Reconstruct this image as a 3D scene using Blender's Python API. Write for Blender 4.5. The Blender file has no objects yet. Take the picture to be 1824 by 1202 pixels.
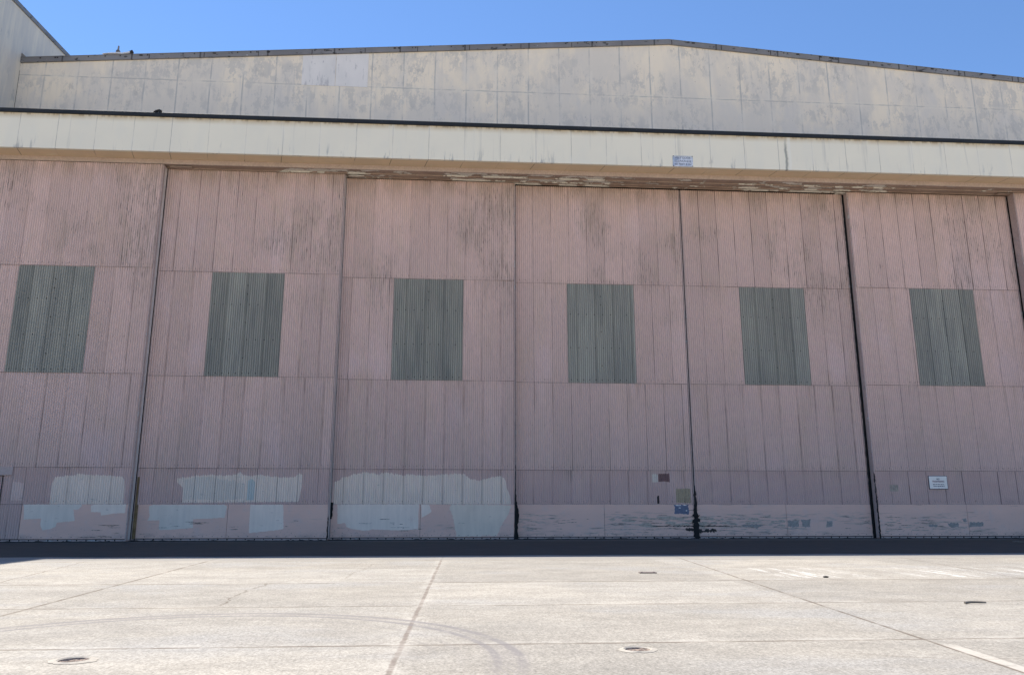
import bpy, bmesh, math, random
from mathutils import Vector, Matrix, noise as mnoise
C = bpy.context.scene.collection
rnd = random.Random(7)
R = math.radians

# ------------------------------------------------------------------ tagging
def tag(o, label=None, cat=None, group=None, kind=None):
    if label: o['label'] = label
    if cat: o['category'] = cat
    if group: o['group'] = group
    if kind: o['kind'] = kind
    return o

def empty(name, loc, label, cat, group=None):
    o = bpy.data.objects.new(name, None)
    C.objects.link(o); o.location = loc
    o.empty_display_size = 0.3
    return tag(o, label, cat, group)

def link(name, bm, mats, parent=None, smooth=False):
    me = bpy.data.meshes.new(name)
    bm.to_mesh(me); bm.free()
    for m in (mats if isinstance(mats, (list, tuple)) else [mats]):
        me.materials.append(m)
    if smooth:
        for p in me.polygons: p.use_smooth = True
    o = bpy.data.objects.new(name, me)
    C.objects.link(o)
    if parent: o.parent = parent
    return o

# ------------------------------------------------------------------ mesh helpers
def box(bm, x0, x1, y0, y1, z0, z1, mi=0):
    v = [bm.verts.new((x, y, z)) for x in (x0, x1) for y in (y0, y1) for z in (z0, z1)]
    for f in ((0,1,3,2),(4,6,7,5),(0,4,5,1),(2,3,7,6),(0,2,6,4),(1,5,7,3)):
        fc = bm.faces.new([v[i] for i in f]); fc.material_index = mi
    return v

def bev(bm, w=0.01, seg=1):
    bmesh.ops.bevel(bm, geom=list(bm.edges), offset=w, segments=seg, affect='EDGES', clamp_overlap=True)

def prism(bm, pts, y0, y1, mi=0):
    """outline in (x,z) between y0 (front) and y1"""
    a = [bm.verts.new((x, y0, z)) for x, z in pts]
    b = [bm.verts.new((x, y1, z)) for x, z in pts]
    fs = [bm.faces.new(a), bm.faces.new(b[::-1])]
    n = len(pts)
    for i in range(n):
        fs.append(bm.faces.new((a[i], b[i], b[(i+1) % n], a[(i+1) % n])))
    for f in fs: f.material_index = mi
    bmesh.ops.recalc_face_normals(bm, faces=fs)

def tube(bm, p, q, r0, r1, n=10):
    p, q = Vector(p), Vector(q); d = (q-p).normalized()
    a = d.orthogonal().normalized(); b = d.cross(a)
    A = [bm.verts.new(p+r0*(a*math.cos(t)+b*math.sin(t))) for t in [2*math.pi*i/n for i in range(n)]]
    B = [bm.verts.new(q+r1*(a*math.cos(t)+b*math.sin(t))) for t in [2*math.pi*i/n for i in range(n)]]
    for i in range(n): bm.faces.new((A[i], A[(i+1)%n], B[(i+1)%n], B[i]))
    bm.faces.new(A[::-1]); bm.faces.new(B)

def jag(pts, step=0.05, amp=0.012, seed=1):
    r = random.Random(seed); out = []
    n = len(pts)
    for i in range(n):
        (x0, z0), (x1, z1) = pts[i], pts[(i+1) % n]
        L = math.hypot(x1-x0, z1-z0); k = max(1, int(L/step))
        for j in range(k):
            t = j/k
            out.append((x0+(x1-x0)*t+r.uniform(-amp, amp), z0+(z1-z0)*t+r.uniform(-amp, amp)))
    return out

# ------------------------------------------------------------------ shader helper
class S:
    def __init__(s, name):
        s.m = bpy.data.materials.new(name); s.m.use_nodes = True
        s.t = s.m.node_tree; s.n = s.t.nodes; s.l = s.t.links
        s.b = s.n['Principled BSDF']
        s.b.inputs['Roughness'].default_value = 0.8
        s.b.inputs['Specular IOR Level'].default_value = 0.3
        geo = s.n.new('ShaderNodeNewGeometry'); s.P = geo.outputs['Position']
        sep = s.n.new('ShaderNodeSeparateXYZ'); s.l.new(s.P, sep.inputs[0])
        s.x, s.y, s.z = sep.outputs
    def put(s, sock, v):
        if v is None: return
        if isinstance(v, bpy.types.NodeSocket): s.l.new(v, sock)
        elif isinstance(v, (tuple, list)):
            sock.default_value = tuple(v)+(1.0,) if len(v) == 3 and len(sock.default_value) == 4 else tuple(v)
        else: sock.default_value = v
    def m_(s, op, a, b=None, c=None, clamp=False):
        n = s.n.new('ShaderNodeMath'); n.operation = op; n.use_clamp = clamp
        s.put(n.inputs[0], a); s.put(n.inputs[1], b); s.put(n.inputs[2], c)
        return n.outputs[0]
    def mul(s, *a):
        r = a[0]
        for b in a[1:]: r = s.m_('MULTIPLY', r, b)
        return r
    def add(s, a, b): return s.m_('ADD', a, b)
    def sub(s, a, b): return s.m_('SUBTRACT', a, b)
    def mx(s, a, b): return s.m_('MAXIMUM', a, b)
    def ss(s, v, a, b, lo=0.0, hi=1.0):
        n = s.n.new('ShaderNodeMapRange'); n.interpolation_type = 'SMOOTHSTEP'
        if a > b: a, b, lo, hi = b, a, hi, lo
        s.put(n.inputs['Value'], v); n.inputs['From Min'].default_value = a; n.inputs['From Max'].default_value = b
        n.inputs['To Min'].default_value = lo; n.inputs['To Max'].default_value = hi
        return n.outputs['Result']
    def noise(s, sc, detail=3, rough=0.55, off=(0,0,0), dist=0.0):
        v = s.n.new('ShaderNodeVectorMath'); v.operation = 'MULTIPLY_ADD'
        s.l.new(s.P, v.inputs[0]); v.inputs[1].default_value = sc; v.inputs[2].default_value = off
        n = s.n.new('ShaderNodeTexNoise'); s.l.new(v.outputs[0], n.inputs['Vector'])
        n.inputs['Scale'].default_value = 1; n.inputs['Detail'].default_value = detail
        n.inputs['Roughness'].default_value = rough; n.inputs['Distortion'].default_value = dist
        return n.outputs[0]
    def white(s, *c):
        cb = s.n.new('ShaderNodeCombineXYZ')
        for i, v in enumerate(c): s.put(cb.inputs[i], v)
        n = s.n.new('ShaderNodeTexWhiteNoise'); n.noise_dimensions = '3D'
        s.l.new(cb.outputs[0], n.inputs['Vector']); return n.outputs['Value']
    def mix(s, f, a, b, mode='MIX'):
        n = s.n.new('ShaderNodeMix'); n.data_type = 'RGBA'; n.blend_type = mode
        s.put(n.inputs[0], f); s.put(n.inputs[6], a); s.put(n.inputs[7], b)
        return n.outputs[2]
    def attr(s, name, obj=False):
        n = s.n.new('ShaderNodeAttribute'); n.attribute_name = name
        n.attribute_type = 'OBJECT' if obj else 'GEOMETRY'
        return n.outputs['Fac']
    def grey(s, v):
        cb = s.n.new('ShaderNodeCombineColor')
        for i in range(3): s.put(cb.inputs[i], v)
        return cb.outputs[0]
    def out(s, col, rough=None, bump=None, bd=0.01, bs=0.4):
        s.put(s.b.inputs['Base Color'], col)
        if rough is not None: s.put(s.b.inputs['Roughness'], rough)
        if bump is not None:
            n = s.n.new('ShaderNodeBump'); n.inputs['Distance'].default_value = bd; n.inputs['Strength'].default_value = bs
            s.l.new(bump, n.inputs['Height']); s.l.new(n.outputs[0], s.b.inputs['Normal'])
        return s.m

def simple(name, col, rough=0.7, var=0.12, sc=6, metal=0.0):
    s = S(name)
    f = s.noise((sc, sc, sc), 4, 0.6)
    f2 = s.noise((sc*.2, sc*.2, sc*.2), 2)
    c = s.mix(s.ss(f, .3, .7), [v*(1-var) for v in col], [min(1, v*(1+var)) for v in col])
    c = s.mix(s.ss(f2, .4, .7, 0, .35), c, [v*.8 for v in col])
    s.b.inputs['Metallic'].default_value = metal
    return s.out(c, rough)

# ---- faded pink paint on corrugated sheets
ROWZ = (13.10, 7.81, 3.38, 1.70)
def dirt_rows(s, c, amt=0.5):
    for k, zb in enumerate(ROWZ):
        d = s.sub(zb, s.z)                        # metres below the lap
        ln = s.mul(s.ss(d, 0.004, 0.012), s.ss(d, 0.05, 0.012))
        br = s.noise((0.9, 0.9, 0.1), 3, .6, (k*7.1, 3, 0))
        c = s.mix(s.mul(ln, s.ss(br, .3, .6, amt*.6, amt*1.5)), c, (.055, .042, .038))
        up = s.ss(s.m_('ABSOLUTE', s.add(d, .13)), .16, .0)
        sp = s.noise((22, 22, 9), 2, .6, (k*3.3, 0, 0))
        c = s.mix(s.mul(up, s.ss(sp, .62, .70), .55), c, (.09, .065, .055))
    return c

def pink_material():
    s = S('faded_pink_paint')
    big = s.noise((.22, .22, .16), 3, .5)
    med = s.noise((1.1, 1.1, .35), 4, .6, (5, 0, 2))
    c = s.mix(s.ss(big, .35, .65), (.715, .52, .458), (.665, .49, .437))
    c = s.mix(s.ss(med, .45, .72, 0, .55), c, (.63, .47, .385))
    c = s.mix(s.ss(s.noise((.5, .5, .25), 3, .5, (9, 1, 4)), .55, .72, 0, .5), c, (.73, .555, .53))
    tone = s.attr('tone')
    c = s.mix(1.0, c, s.grey(s.ss(tone, 0, 1, .93, 1.04)), 'MULTIPLY')
    # fine mottling
    fm = s.noise((7, 7, 3), 4, .65)
    c = s.mix(1.0, c, s.grey(s.ss(fm, .25, .75, .93, 1.06)), 'MULTIPLY')
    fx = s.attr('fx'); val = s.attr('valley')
    c = s.mix(s.mul(s.m_('POWER', val, 1.6), .34), c, (.27, .19, .175))  # valley dirt, deepened in the colour to strengthen the ribs' shading
    # mildew streaks, heavy on the upper rows and toward the leading edge
    reg = s.noise((.42, .42, .30), 3, .6, (2.2, 7, 1.3))
    reg = s.add(reg, s.ss(fx, .25, .95, -.05, .10))
    hi = s.ss(s.z, 9.5, 14.2, .05, 1.0)
    mid = s.ss(s.z, 17.6, 18.6, 1.0, .5)
    regm = s.mul(s.ss(reg, .50, .66), hi, mid); vf = s.ss(val, .15, .8, .35, 1.0)
    st = s.noise((9.4, 9.4, .85), 5, .68, (0, 3, 8))
    st2 = s.noise((24, 24, 2.4), 3, .65, (3, 0, 1))
    c = s.mix(s.mul(regm, s.ss(st, .40, .62), s.ss(val, 0, .8, .55, 1), .70), c, (.31, .25, .205))
    c = s.mix(s.mul(s.ss(reg, .46, .60), hi, s.ss(st2, .57, .64), vf, .76), c, (.10, .08, .07))
    # pinpoint specks, sparse everywhere
    sp = s.noise((36, 36, 15), 1, .5, (1, 1, 1))
    c = s.mix(s.mul(s.ss(sp, .715, .75), .55), c, (.09, .07, .065))
    # brown wash right under the header
    hd = s.mul(s.ss(s.z, 17.2, 18.5), s.ss(s.noise((1.7, 1.7, .5), 4, .6, (8, 8, 0)), .35, .65))
    c = s.mix(s.mul(hd, .55), c, (.33, .25, .195))
    # brown runs bleeding down from the fixings above each lap
    for k, zb in enumerate(ROWZ[:3]):
        d = s.sub(zb, s.z)
        rn = s.noise((5.5, 5.5, .22), 3, .6, (k*5.0, 2, 0))
        c = s.mix(s.mul(s.ss(d, 1.9, .05), s.ss(d, .0, .03), s.ss(rn, .56, .68), .30), c, (.33, .225, .165))
    # older, browner paint on the short row
    c = s.mix(s.mul(s.ss(s.z, 3.40, 3.36), s.ss(s.noise((.6, .6, .9), 3, .5), .3, .65, .2, .8)), c, (.58, .405, .365))
    # dirty side laps between sheets
    e = s.attr('edge')
    jn = s.noise((.8, .8, .5), 3, .6, (6, 2, 2))
    c = s.mix(s.mul(s.ss(e, .026, .008), s.ss(jn, .36, .66, .06, .64)), c, (.14, .10, .09))
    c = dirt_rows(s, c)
    return s.out(c, .78)

def kick_material():
    s = S('scuffed_mauve_plate_paint')
    w = s.attr('wear', True)
    c = s.mix(s.ss(s.noise((.5, .5, 1.2), 3, .5), .35, .65), (.80, .52, .42), (.75, .49, .40))
    c = s.mix(s.ss(s.noise((2.5, 2.5, 2.5), 4, .6, (4, 4, 4)), .5, .75, 0, .3), c, (.60, .50, .48))
    reg = s.noise((.30, .30, .9), 3, .6, (1.4, 0, 6))
    band = s.mul(s.ss(s.z, .12, .35), s.ss(s.z, 1.45, 1.0))
    reg = s.mul(s.ss(s.add(reg, s.mul(w, .18)), .60, .72), band)
    st = s.noise((.95, .95, 9), 8, .74, (2, 0, 0))
    c = s.mix(s.mul(reg, s.ss(st, .50, .55), w, .6), c, (.34, .325, .285))
    c = s.mix(s.mul(reg, s.ss(st, .585, .60), w, .8), c, (.12, .108, .095))
    line = s.noise((.55, .55, 26), 3, .6, (0, 0, 9))
    c = s.mix(s.mul(s.ss(line, .64, .67), s.ss(s.noise((.9, .9, 1.1), 2), .48, .6), s.add(.25, w), .5), c, (.07, .06, .06))
    sp = s.noise((16, 16, 16), 2, .6)
    low = s.ss(s.z, .9, .12)
    c = s.mix(s.mul(s.ss(sp, .66, .70), s.add(.25, low), .6), c, (.06, .055, .055))
    c = s.mix(s.mul(s.ss(s.z, .5, .12), s.ss(s.noise((1.5, 1.5, 3), 4, .7), .4, .7), .35), c, (.15, .13, .13))
    c = s.mix(s.mul(s.ss(s.z, 1.64, 1.70), s.ss(s.noise((3, 3, .6), 3, .6), .45, .65), .35), c, (.2, .16, .14))
    return s.out(c, .6)

def green_material():
    s = S('weathered_grey_green_sheet')
    a = s.noise((1.0, 1.0, .16), 4, .6, (3, 0, 0))
    b = s.noise((9, 9, .5), 4, .7)
    c = s.mix(s.ss(a, .3, .68), (.395, .375, .32), (.30, .29, .26))
    c = s.mix(s.ss(b, .42, .7, 0, .55), c, (.50, .49, .41))
    c = s.mix(s.mul(s.ss(s.noise((1.6, 1.6, .22), 3, .6, (7, 2, 5)), .53, .70), .45), c, (.19, .20, .19))
    c = s.mix(s.mul(s.m_('POWER', s.attr('valley'), 1.5), .6), c, (.10, .105, .09))  # valleys coloured darker so the ribs' shading shows more
    e = s.attr('edge')
    c = s.mix(s.ss(e, .03, .01, 0, .4), c, (.05, .06, .055))
    tone = s.attr('tone')
    c = s.mix(1.0, c, s.grey(s.ss(tone, 0, 1, .88, 1.08)), 'MULTIPLY')
    g = s.noise((40, 40, 40), 2)
    c = s.mix(1.0, c, s.grey(s.ss(g, .3, .7, .88, 1.1)), 'MULTIPLY')
    return s.out(c, .85)

def cream_gable():
    s = S('stained_cream_wall_panels')
    c = s.mix(s.ss(s.noise((.35, .35, .35), 3), .35, .65), (.82, .725, .585), (.79, .70, .57))
    # long soft grey run-down, heavier toward the foot of the wall
    foot = s.ss(s.z, 26.3, 21.2)
    g1 = s.noise((.55, .55, .22), 5, .62, (1, 0, 3))
    c = s.mix(s.mul(s.ss(s.add(g1, s.mul(foot, .25)), .40, .66), .85), c, (.65, .605, .54))
    pan = s.m_('FLOOR', s.m_('DIVIDE', s.sub(s.x, .10), 1.83))
    rowi = s.m_('FLOOR', s.m_('DIVIDE', s.sub(s.z, 25.35), 6.0))
    rv = s.white(pan, rowi, 3.0)
    c = s.mix(s.mul(s.ss(rv, .3, .9), s.ss(s.noise((.9, .9, .5), 4, .65, (4, 9, 2)), .45, .58), .45), c, (.60, .575, .545))
    # sharp-edged blotches where paint has gone
    bl = s.noise((1.9, 1.9, 1.15), 9, .74, (11, 2, 7))
    breg = s.noise((.28, .28, .4), 2, .5, (6, 3, 1))
    c = s.mix(s.mul(s.ss(bl, .50, .56), s.ss(breg, .36, .56), .62), c, (.50, .485, .455))
    st = s.noise((5, 5, .45), 4, .65, (2, 2, 2))
    c = s.mix(s.mul(s.ss(st, .5, .66), s.ss(breg, .36, .55), .4), c, (.51, .49, .465))
    bl2 = s.noise((3.2, 3.2, 1.6), 8, .76, (1, 5, 9))
    c = s.mix(s.mul(s.ss(bl2, .53, .59), s.ss(s.noise((.4, .4, .6), 2, .5, (8, 1, 8)), .5, .62), .5), c, (.43, .415, .385))
    # bare cream lines and dark joints between panels
    wob = s.mul(s.sub(s.noise((3, 3, .8), 3), .5), .06)
    xm = s.m_('ABSOLUTE', s.sub(s.m_('WRAP', s.add(s.sub(s.x, .10), wob), 0.915, -0.915), 0))
    pale = s.mul(s.ss(xm, .26, .10), s.ss(s.noise((1.3, 1.3, .7), 4, .6, (3, 8, 1)), .44, .62), .4)
    c = s.mix(pale, c, (.74, .695, .61))
    jn = s.noise((1.1, 1.1, .6), 4, .65, (9, 9, 0))
    c = s.mix(s.mul(s.ss(xm, .055, .02), s.ss(jn, .36, .60, .10, .75)), c, (.38, .38, .38))
    zm = s.m_('ABSOLUTE', s.sub(s.add(s.z, wob), 25.36))
    c = s.mix(s.mul(s.ss(zm, .22, .06), s.ss(s.noise((.9, .9, 2), 4, .6, (2, 3, 5)), .42, .6), .5), c, (.74, .685, .585))
    c = s.mix(s.mul(s.ss(zm, .05, .015), s.ss(s.noise((1.3, 1.3, 1), 4, .65, (7, 1, 5)), .40, .60, .06, .65)), c, (.38, .37, .355))
    c = s.mix(s.mul(s.ss(s.noise((14, 14, 5), 2, .5, (4, 0, 0)), .74, .77), .7), c, (.12, .11, .10))
    return s.out(c, .85)

def cream_side():
    s = S('streaked_cream_side_wall')
    c = s.mix(s.ss(s.noise((.3, .3, .2), 3), .35, .65), (.74, .67, .56), (.68, .62, .53))
    st = s.noise((1.2, 1.2, .16), 5, .65)
    c = s.mix(s.ss(st, .42, .62, 0, .7), c, (.58, .545, .50))
    st2 = s.noise((5, 5, .35), 4, .65, (2, 2, 2))
    c = s.mix(s.ss(st2, .52, .72, 0, .5), c, (.50, .475, .445))
    bl = s.noise((2.2, 2.2, .9), 6, .7, (5, 5, 1))
    c = s.mix(s.mul(s.ss(bl, .55, .62), s.ss(s.noise((.3, .3, .3), 2), .45, .6), .5), c, (.39, .39, .39))
    return s.out(c, .85)

def cream_fascia():
    s = S('pale_cream_fascia_paint')
    c = s.mix(s.ss(s.noise((.4, .4, .5), 3), .35, .65), (.81, .76, .63), (.78, .735, .615))
    c = s.mix(s.ss(s.noise((1.2, 1.2, .4), 4, .6, (3, 0, 0)), .45, .7, 0, .4), c, (.74, .715, .62))
    top = s.ss(s.z, 20.28, 20.62)
    tn = s.noise((2.2, 2.2, .25), 4, .65, (1, 6, 0))
    c = s.mix(s.mul(top, s.ss(tn, .25, .6, .35, .95)), c, (.58, .475, .32))
    c = s.mix(s.mul(s.ss(s.z, 20.50, 20.62), s.ss(s.noise((4, 4, .3), 3, .6), .48, .6), .6), c, (.25, .19, .13))
    wob = s.mul(s.sub(s.noise((1.5, 1.5, 2.2), 3), .5), .035)
    xm = s.m_('ABSOLUTE', s.m_('WRAP', s.add(s.add(s.x, -.06), wob), .915, -.915))
    c = s.mix(s.mul(s.ss(xm, .024, .006), s.ss(s.noise((1, 1, .7), 3, .6, (0, 7, 7)), .35, .6, .15, .65)), c, (.30, .28, .26))
    c = s.mix(s.mul(s.ss(xm, .12, .03), s.ss(s.noise((1.4, 1.4, .8), 3, .6, (6, 7, 7)), .5, .65), .35), c, (.76, .735, .66))
    low = s.ss(s.z, 19.65, 18.8)
    dr = s.noise((3.4, 3.4, .55), 5, .68, (2, 4, 3))
    rg = s.noise((.35, .35, .1), 2, .5, (7, 4, 1))
    c = s.mix(s.mul(low, s.ss(dr, .55, .66), s.ss(rg, .44, .6), .75), c, (.36, .365, .36))
    st = s.noise((2.6, 2.6, .12), 4, .62, (8, 1, 3))
    c = s.mix(s.mul(s.ss(st, .6, .72), .4), c, (.47, .46, .42))
    # one long damp streak under the broken gutter joint
    w2 = s.mul(s.sub(s.noise((1, 1, 2.5), 3, .6, (1, 1, 0)), .5), .16)
    dx = s.m_('ABSOLUTE', s.sub(s.add(s.x, w2), 16.93))
    c = s.mix(s.mul(s.ss(dx, .10, .02), s.ss(s.z, 20.6, 19.9, .2, .8)), c, (.25, .26, .24))
    dx = s.m_('ABSOLUTE', s.sub(s.add(s.x, w2), 17.12))
    c = s.mix(s.mul(s.ss(dx, .13, .03), .55), c, (.80, .78, .70))
    return s.out(c, .75)

def peeling(name, base, dark, under=(.46, .45, .41), amt=1.0, thr=.56):
    s = S(name)
    c = s.mix(s.ss(s.noise((.8, .8, .8), 4, .6), .35, .65), base, dark)
    p = s.noise((1.0, 2.6, 2.6), 8, .60, (3, 1, 2))
    edge = s.noise((.12, .12, .12), 2, .5, (4, 0, 0))
    p = s.add(p, s.ss(edge, .35, .6, -.09, .05))
    c = s.mix(s.mul(s.ss(p, thr-.02, thr-.005), amt*.8), c, [v*.35 for v in base])
    c = s.mix(s.mul(s.ss(p, thr, thr+.012), amt), c, under)
    g = s.noise((12, 12, 12), 3)
    c = s.mix(1.0, c, s.grey(s.ss(g, .3, .7, .9, 1.08)), 'MULTIPLY')
    return s.out(c, .7)

def soffit_material():
    s = S('tan_soffit_paint')
    c = s.mix(s.ss(s.noise((.7, .7, .7), 4, .6), .35, .65), (.76, .60, .415), (.70, .56, .39))
    c = s.mix(s.ss(s.noise((.9, 2.5, 1), 5, .65, (4, 2, 0)), .62, .68, 0, .6), c, (.78, .66, .48))
    xm = s.m_('ABSOLUTE', s.m_('WRAP', s.add(s.add(s.x, .05), s.mul(s.sub(s.y, 37), .25)), .915, -.915))
    c = s.mix(s.mul(s.ss(xm, .025, .008), s.ss(s.noise((.4, .4, .4), 2), .45, .55, .1, .8)), c, (.17, .13, .09))
    return s.out(c, .75)

def coping_material(name, col, spots=1.0):
    s = S(name)
    c = s.mix(s.ss(s.noise((.5, .5, .5), 4, .6), .35, .65), col, [v*.78 for v in col])
    xm = s.m_('ABSOLUTE', s.m_('WRAP', s.add(s.add(s.x, s.mul(s.y, .0)), .0), 1.9, -1.9))
    c = s.mix(s.ss(xm, .06, .03, 0, .8*spots), c, [v*.2 for v in col])
    sp = s.noise((2.4, 2.4, 6), 3, .5, (5, 5, 5))
    c = s.mix(s.mul(s.ss(sp, .64, .67), .8*spots), c, [v*.12 for v in col])
    sp = s.noise((4.4, 4.4, 9), 3, .5, (1, 5, 5))
    c = s.mix(s.mul(s.ss(sp, .72, .74), .8*spots), c, (.55, .55, .55))
    s.b.inputs['Metallic'].default_value = 0.2
    return s.out(c, .55)

def concrete_material():
    s = S('worn_concrete')
    x, y = s.x, s.y
    c = s.mix(s.ss(s.noise((.16, .35, 1), 3, .55), .35, .65), (.374, .341, .294), (.350, .323, .284))
    # slab to slab tone
    ix = s.m_('FLOOR', s.m_('DIVIDE', s.add(x, .6), 6.6)); iy = s.m_('FLOOR', s.m_('DIVIDE', s.add(y, -1.7), 3.9))
    c = s.mix(1.0, c, s.grey(s.ss(s.white(ix, iy, 1.0), 0, 1, .90, 1.06)), 'MULTIPLY')
    med = s.noise((.9, 1.3, 1), 6, .68, (3, 1, 0))
    c = s.mix(1.0, c, s.grey(s.ss(med, .3, .7, .84, 1.08)), 'MULTIPLY')
    blue = s.noise((.25, .45, 1), 3, .6, (8, 2, 0))
    c = s.mix(s.ss(blue, .5, .7, 0, .6), c, (.335, .323, .308))
    blot = s.noise((.55, .8, 1), 6, .68, (2, 12, 0))
    c = s.mix(s.ss(blot, .50, .64, 0, .45), c, (.29, .265, .232))
    gr = s.noise((30, 22, 30), 4, .8)
    c = s.mix(1.0, c, s.grey(s.ss(gr, .30, .70, .66, 1.25)), 'MULTIPLY')
    gr2 = s.noise((11, 7, 11), 4, .75, (1, 0, 0))
    c = s.mix(1.0, c, s.grey(s.ss(gr2, .3, .7, .84, 1.12)), 'MULTIPLY')
    w1 = s.sub(s.noise((1.4, 1.4, 1), 4, .65, (5, 0, 0)), .5)
    w2 = s.sub(s.noise((2.3, 2.3, 1), 5, .7, (0, 5, 0)), .5)
    br = s.noise((1.7, 1.7, 1), 3, .6, (2, 2, 0))
    def joint(c, d, w, amt, col=(.13, .10, .075), a0=.35):
        return s.mix(s.mul(s.ss(s.m_('ABSOLUTE', d), w, w*.35), s.ss(br, .35, .55, a0, 1), amt), c, col)
    # joints across the view
    for yy, w, a in ((9.72, .045, .85), (13.42, .065, .6), (17.42, .095, .62), (24.35, .16, .4), (5.9, .03, .9), (1.9, .03, .9)):
        yc = s.sub(y, yy)
        # pale spalled lip on the far side
        c = s.mix(s.mul(s.ss(s.m_('ABSOLUTE', s.sub(yc, .10)), .16, .03), s.ss(w1, -.02, .10), .32), c, (.52, .485, .43))
        c = joint(c, s.add(yc, s.mul(w2, .035)), w, a)
    # joints running toward the building
    def lined(c, a, b, w, amt, wob=.0, rng=None, col=(.13, .10, .075), a0=.35):
        (x0, y0), (x1, y1) = a, b
        k = (x1-x0)/(y1-y0)
        d = s.sub(s.sub(x, x0), s.mul(s.sub(y, y0), k))
        if wob: d = s.add(d, s.mul(w1, wob))
        if rng:
            amt = s.mul(amt, s.ss(y, rng[0]-.1, rng[0]+.1), s.ss(y, rng[1]+.1, rng[1]-.1))
        return joint(c, d, w, amt, col, a0), d
    c, dA = lined(c, (-.5, 23.7), (-.66, 8.07), .046, .9, .06, None, (.19, .155, .13), .8)
    c = s.mix(s.mul(s.ss(s.m_('ABSOLUTE', s.add(dA, .0)), .25, .06), s.ss(w2, -.05, .1), .3), c, (.56, .52, .46))
    c, dL = lined(c, (-7.37, 23.5), (-6.78, 12.6), .05, .85)
    c, dR = lined(c, (6.95, 24.5), (5.58, 7.78), .036, .9)
    c = s.mix(s.mul(s.ss(s.m_('ABSOLUTE', s.sub(dR, .10)), .10, .07), s.ss(y, 9.7, 9.0), s.ss(w1, -.15, .0), .6), c, (.53, .485, .425))
    c, _ = lined(c, (-10.57, 22.27), (-9.79, 18.0), .03, .7, .25)
    c, _ = lined(c, (13.93, 23.74), (13.23, 19.9), .04, .7, .05)
    c, _ = lined(c, (-4.05, 17.25), (-3.98, 13.6), .03, .8, .55, (13.5, 17.4))
    c, _ = lined(c, (-2.4, 22.5), (-2.6, 17.5), .03, .45, .6, (18.4, 23.0))
    c, _ = lined(c, (9.9, 21.0), (10.4, 13.4), .022, .5, .5, (13.5, 21.0))
    # crack along the view at the right
    d = s.add(s.sub(y, s.add(21.06, s.mul(s.sub(x, 7.27), -.066))), s.mul(w2, .2))
    c = s.mix(s.mul(s.ss(s.m_('ABSOLUTE', d), .03, .01), s.ss(x, 6.9, 7.4), s.ss(x, 10.2, 9.6), .7), c, (.16, .12, .09))
    # faint sweep of an old crack, near right
    d = s.sub(s.m_('SQRT', s.add(s.m_('POWER', s.sub(x, 6.0), 2), s.m_('POWER', s.sub(y, 11.6), 2))), s.add(3.15, s.mul(w1, .18)))
    c = s.mix(s.mul(s.ss(s.m_('ABSOLUTE', d), .028, .008), s.ss(y, 9.2, 8.9), s.ss(br, .4, .55), .45), c, (.2, .17, .14))
    # tyre scrub: nested arcs
    px, py = s.sub(x, -3.2), s.sub(y, 8.75)
    rad = s.m_('SQRT', s.add(s.mul(px, px), s.mul(py, py)))
    side = s.ss(s.m_('ARCTAN2', py, px), -.3, .15)
    for r0, w, a in ((3.90, .08, .66), (3.64, .065, .64), (3.77, .30, .20), (3.25, .07, .16), (3.0, .05, .13), (2.6, .30, .07)):
        d = s.m_('ABSOLUTE', s.sub(s.add(rad, s.mul(w1, .05)), r0))
        c = s.mix(s.mul(s.ss(d, w, w*.4), s.ss(s.noise((3, 3, 1), 4, .7, (r0*5, 0, 0)), .28, .5), side, a), c, (.19, .175, .175))
    # tread chatter where the wheel turned back
    tread = s.m_('SINE', s.add(s.mul(rad, 70.0), s.mul(py, 24.0)))
    c = s.mix(s.mul(s.ss(s.m_('ABSOLUTE', s.sub(rad, 3.75)), .32, .15), s.ss(py, 1.4, .2), s.ss(px, .5, 2.0), s.ss(tread, .2, .9), .28), c, (.2, .18, .18))
    # worn white paint brushed off in streaks near the hangar, right side
    stx = s.noise((5.0, .30, 1), 5, .7, (2, 0, 0))
    wreg = s.mx(s.mul(s.ss(x, 7.2, 7.9), s.ss(x, 9.9, 9.0)), s.ss(x, 10.4, 11.5))
    wreg = s.mul(wreg, s.ss(y, 17.7, 18.3), s.ss(y, 21.2, 20.0))
    c = s.mix(s.mul(wreg, s.ss(stx, .52, .60), s.ss(gr2, .34, .56), .8), c, (.72, .70, .67))
    # grime close to the doors
    ed = s.ss(s.add(y, s.mul(w1, 1.2)), 24.2, 24.6)
    c = s.mix(s.mul(ed, .45), c, (.30, .275, .25))
    g3 = s.noise((.5, 1.8, 1), 5, .65, (9, 9, 0))
    c = s.mix(s.mul(s.ss(y, 24.4, 25.2), s.ss(g3, .3, .6, .3, .7)), c, (.22, .21, .20))
    # small dark droppings and pock marks
    sp = s.noise((5.5, 8, 1), 2, .5, (7, 3, 0))
    c = s.mix(s.mul(s.ss(sp, .765, .785), .7), c, (.14, .11, .09))
    oil = s.noise((.9, 2.6, 1), 3, .5, (3, 8, 0))
    c = s.mix(s.mul(s.ss(oil, .64, .72), .35), c, (.22, .195, .17))
    return s.out(c, .9, gr, .004, .35)

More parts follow.
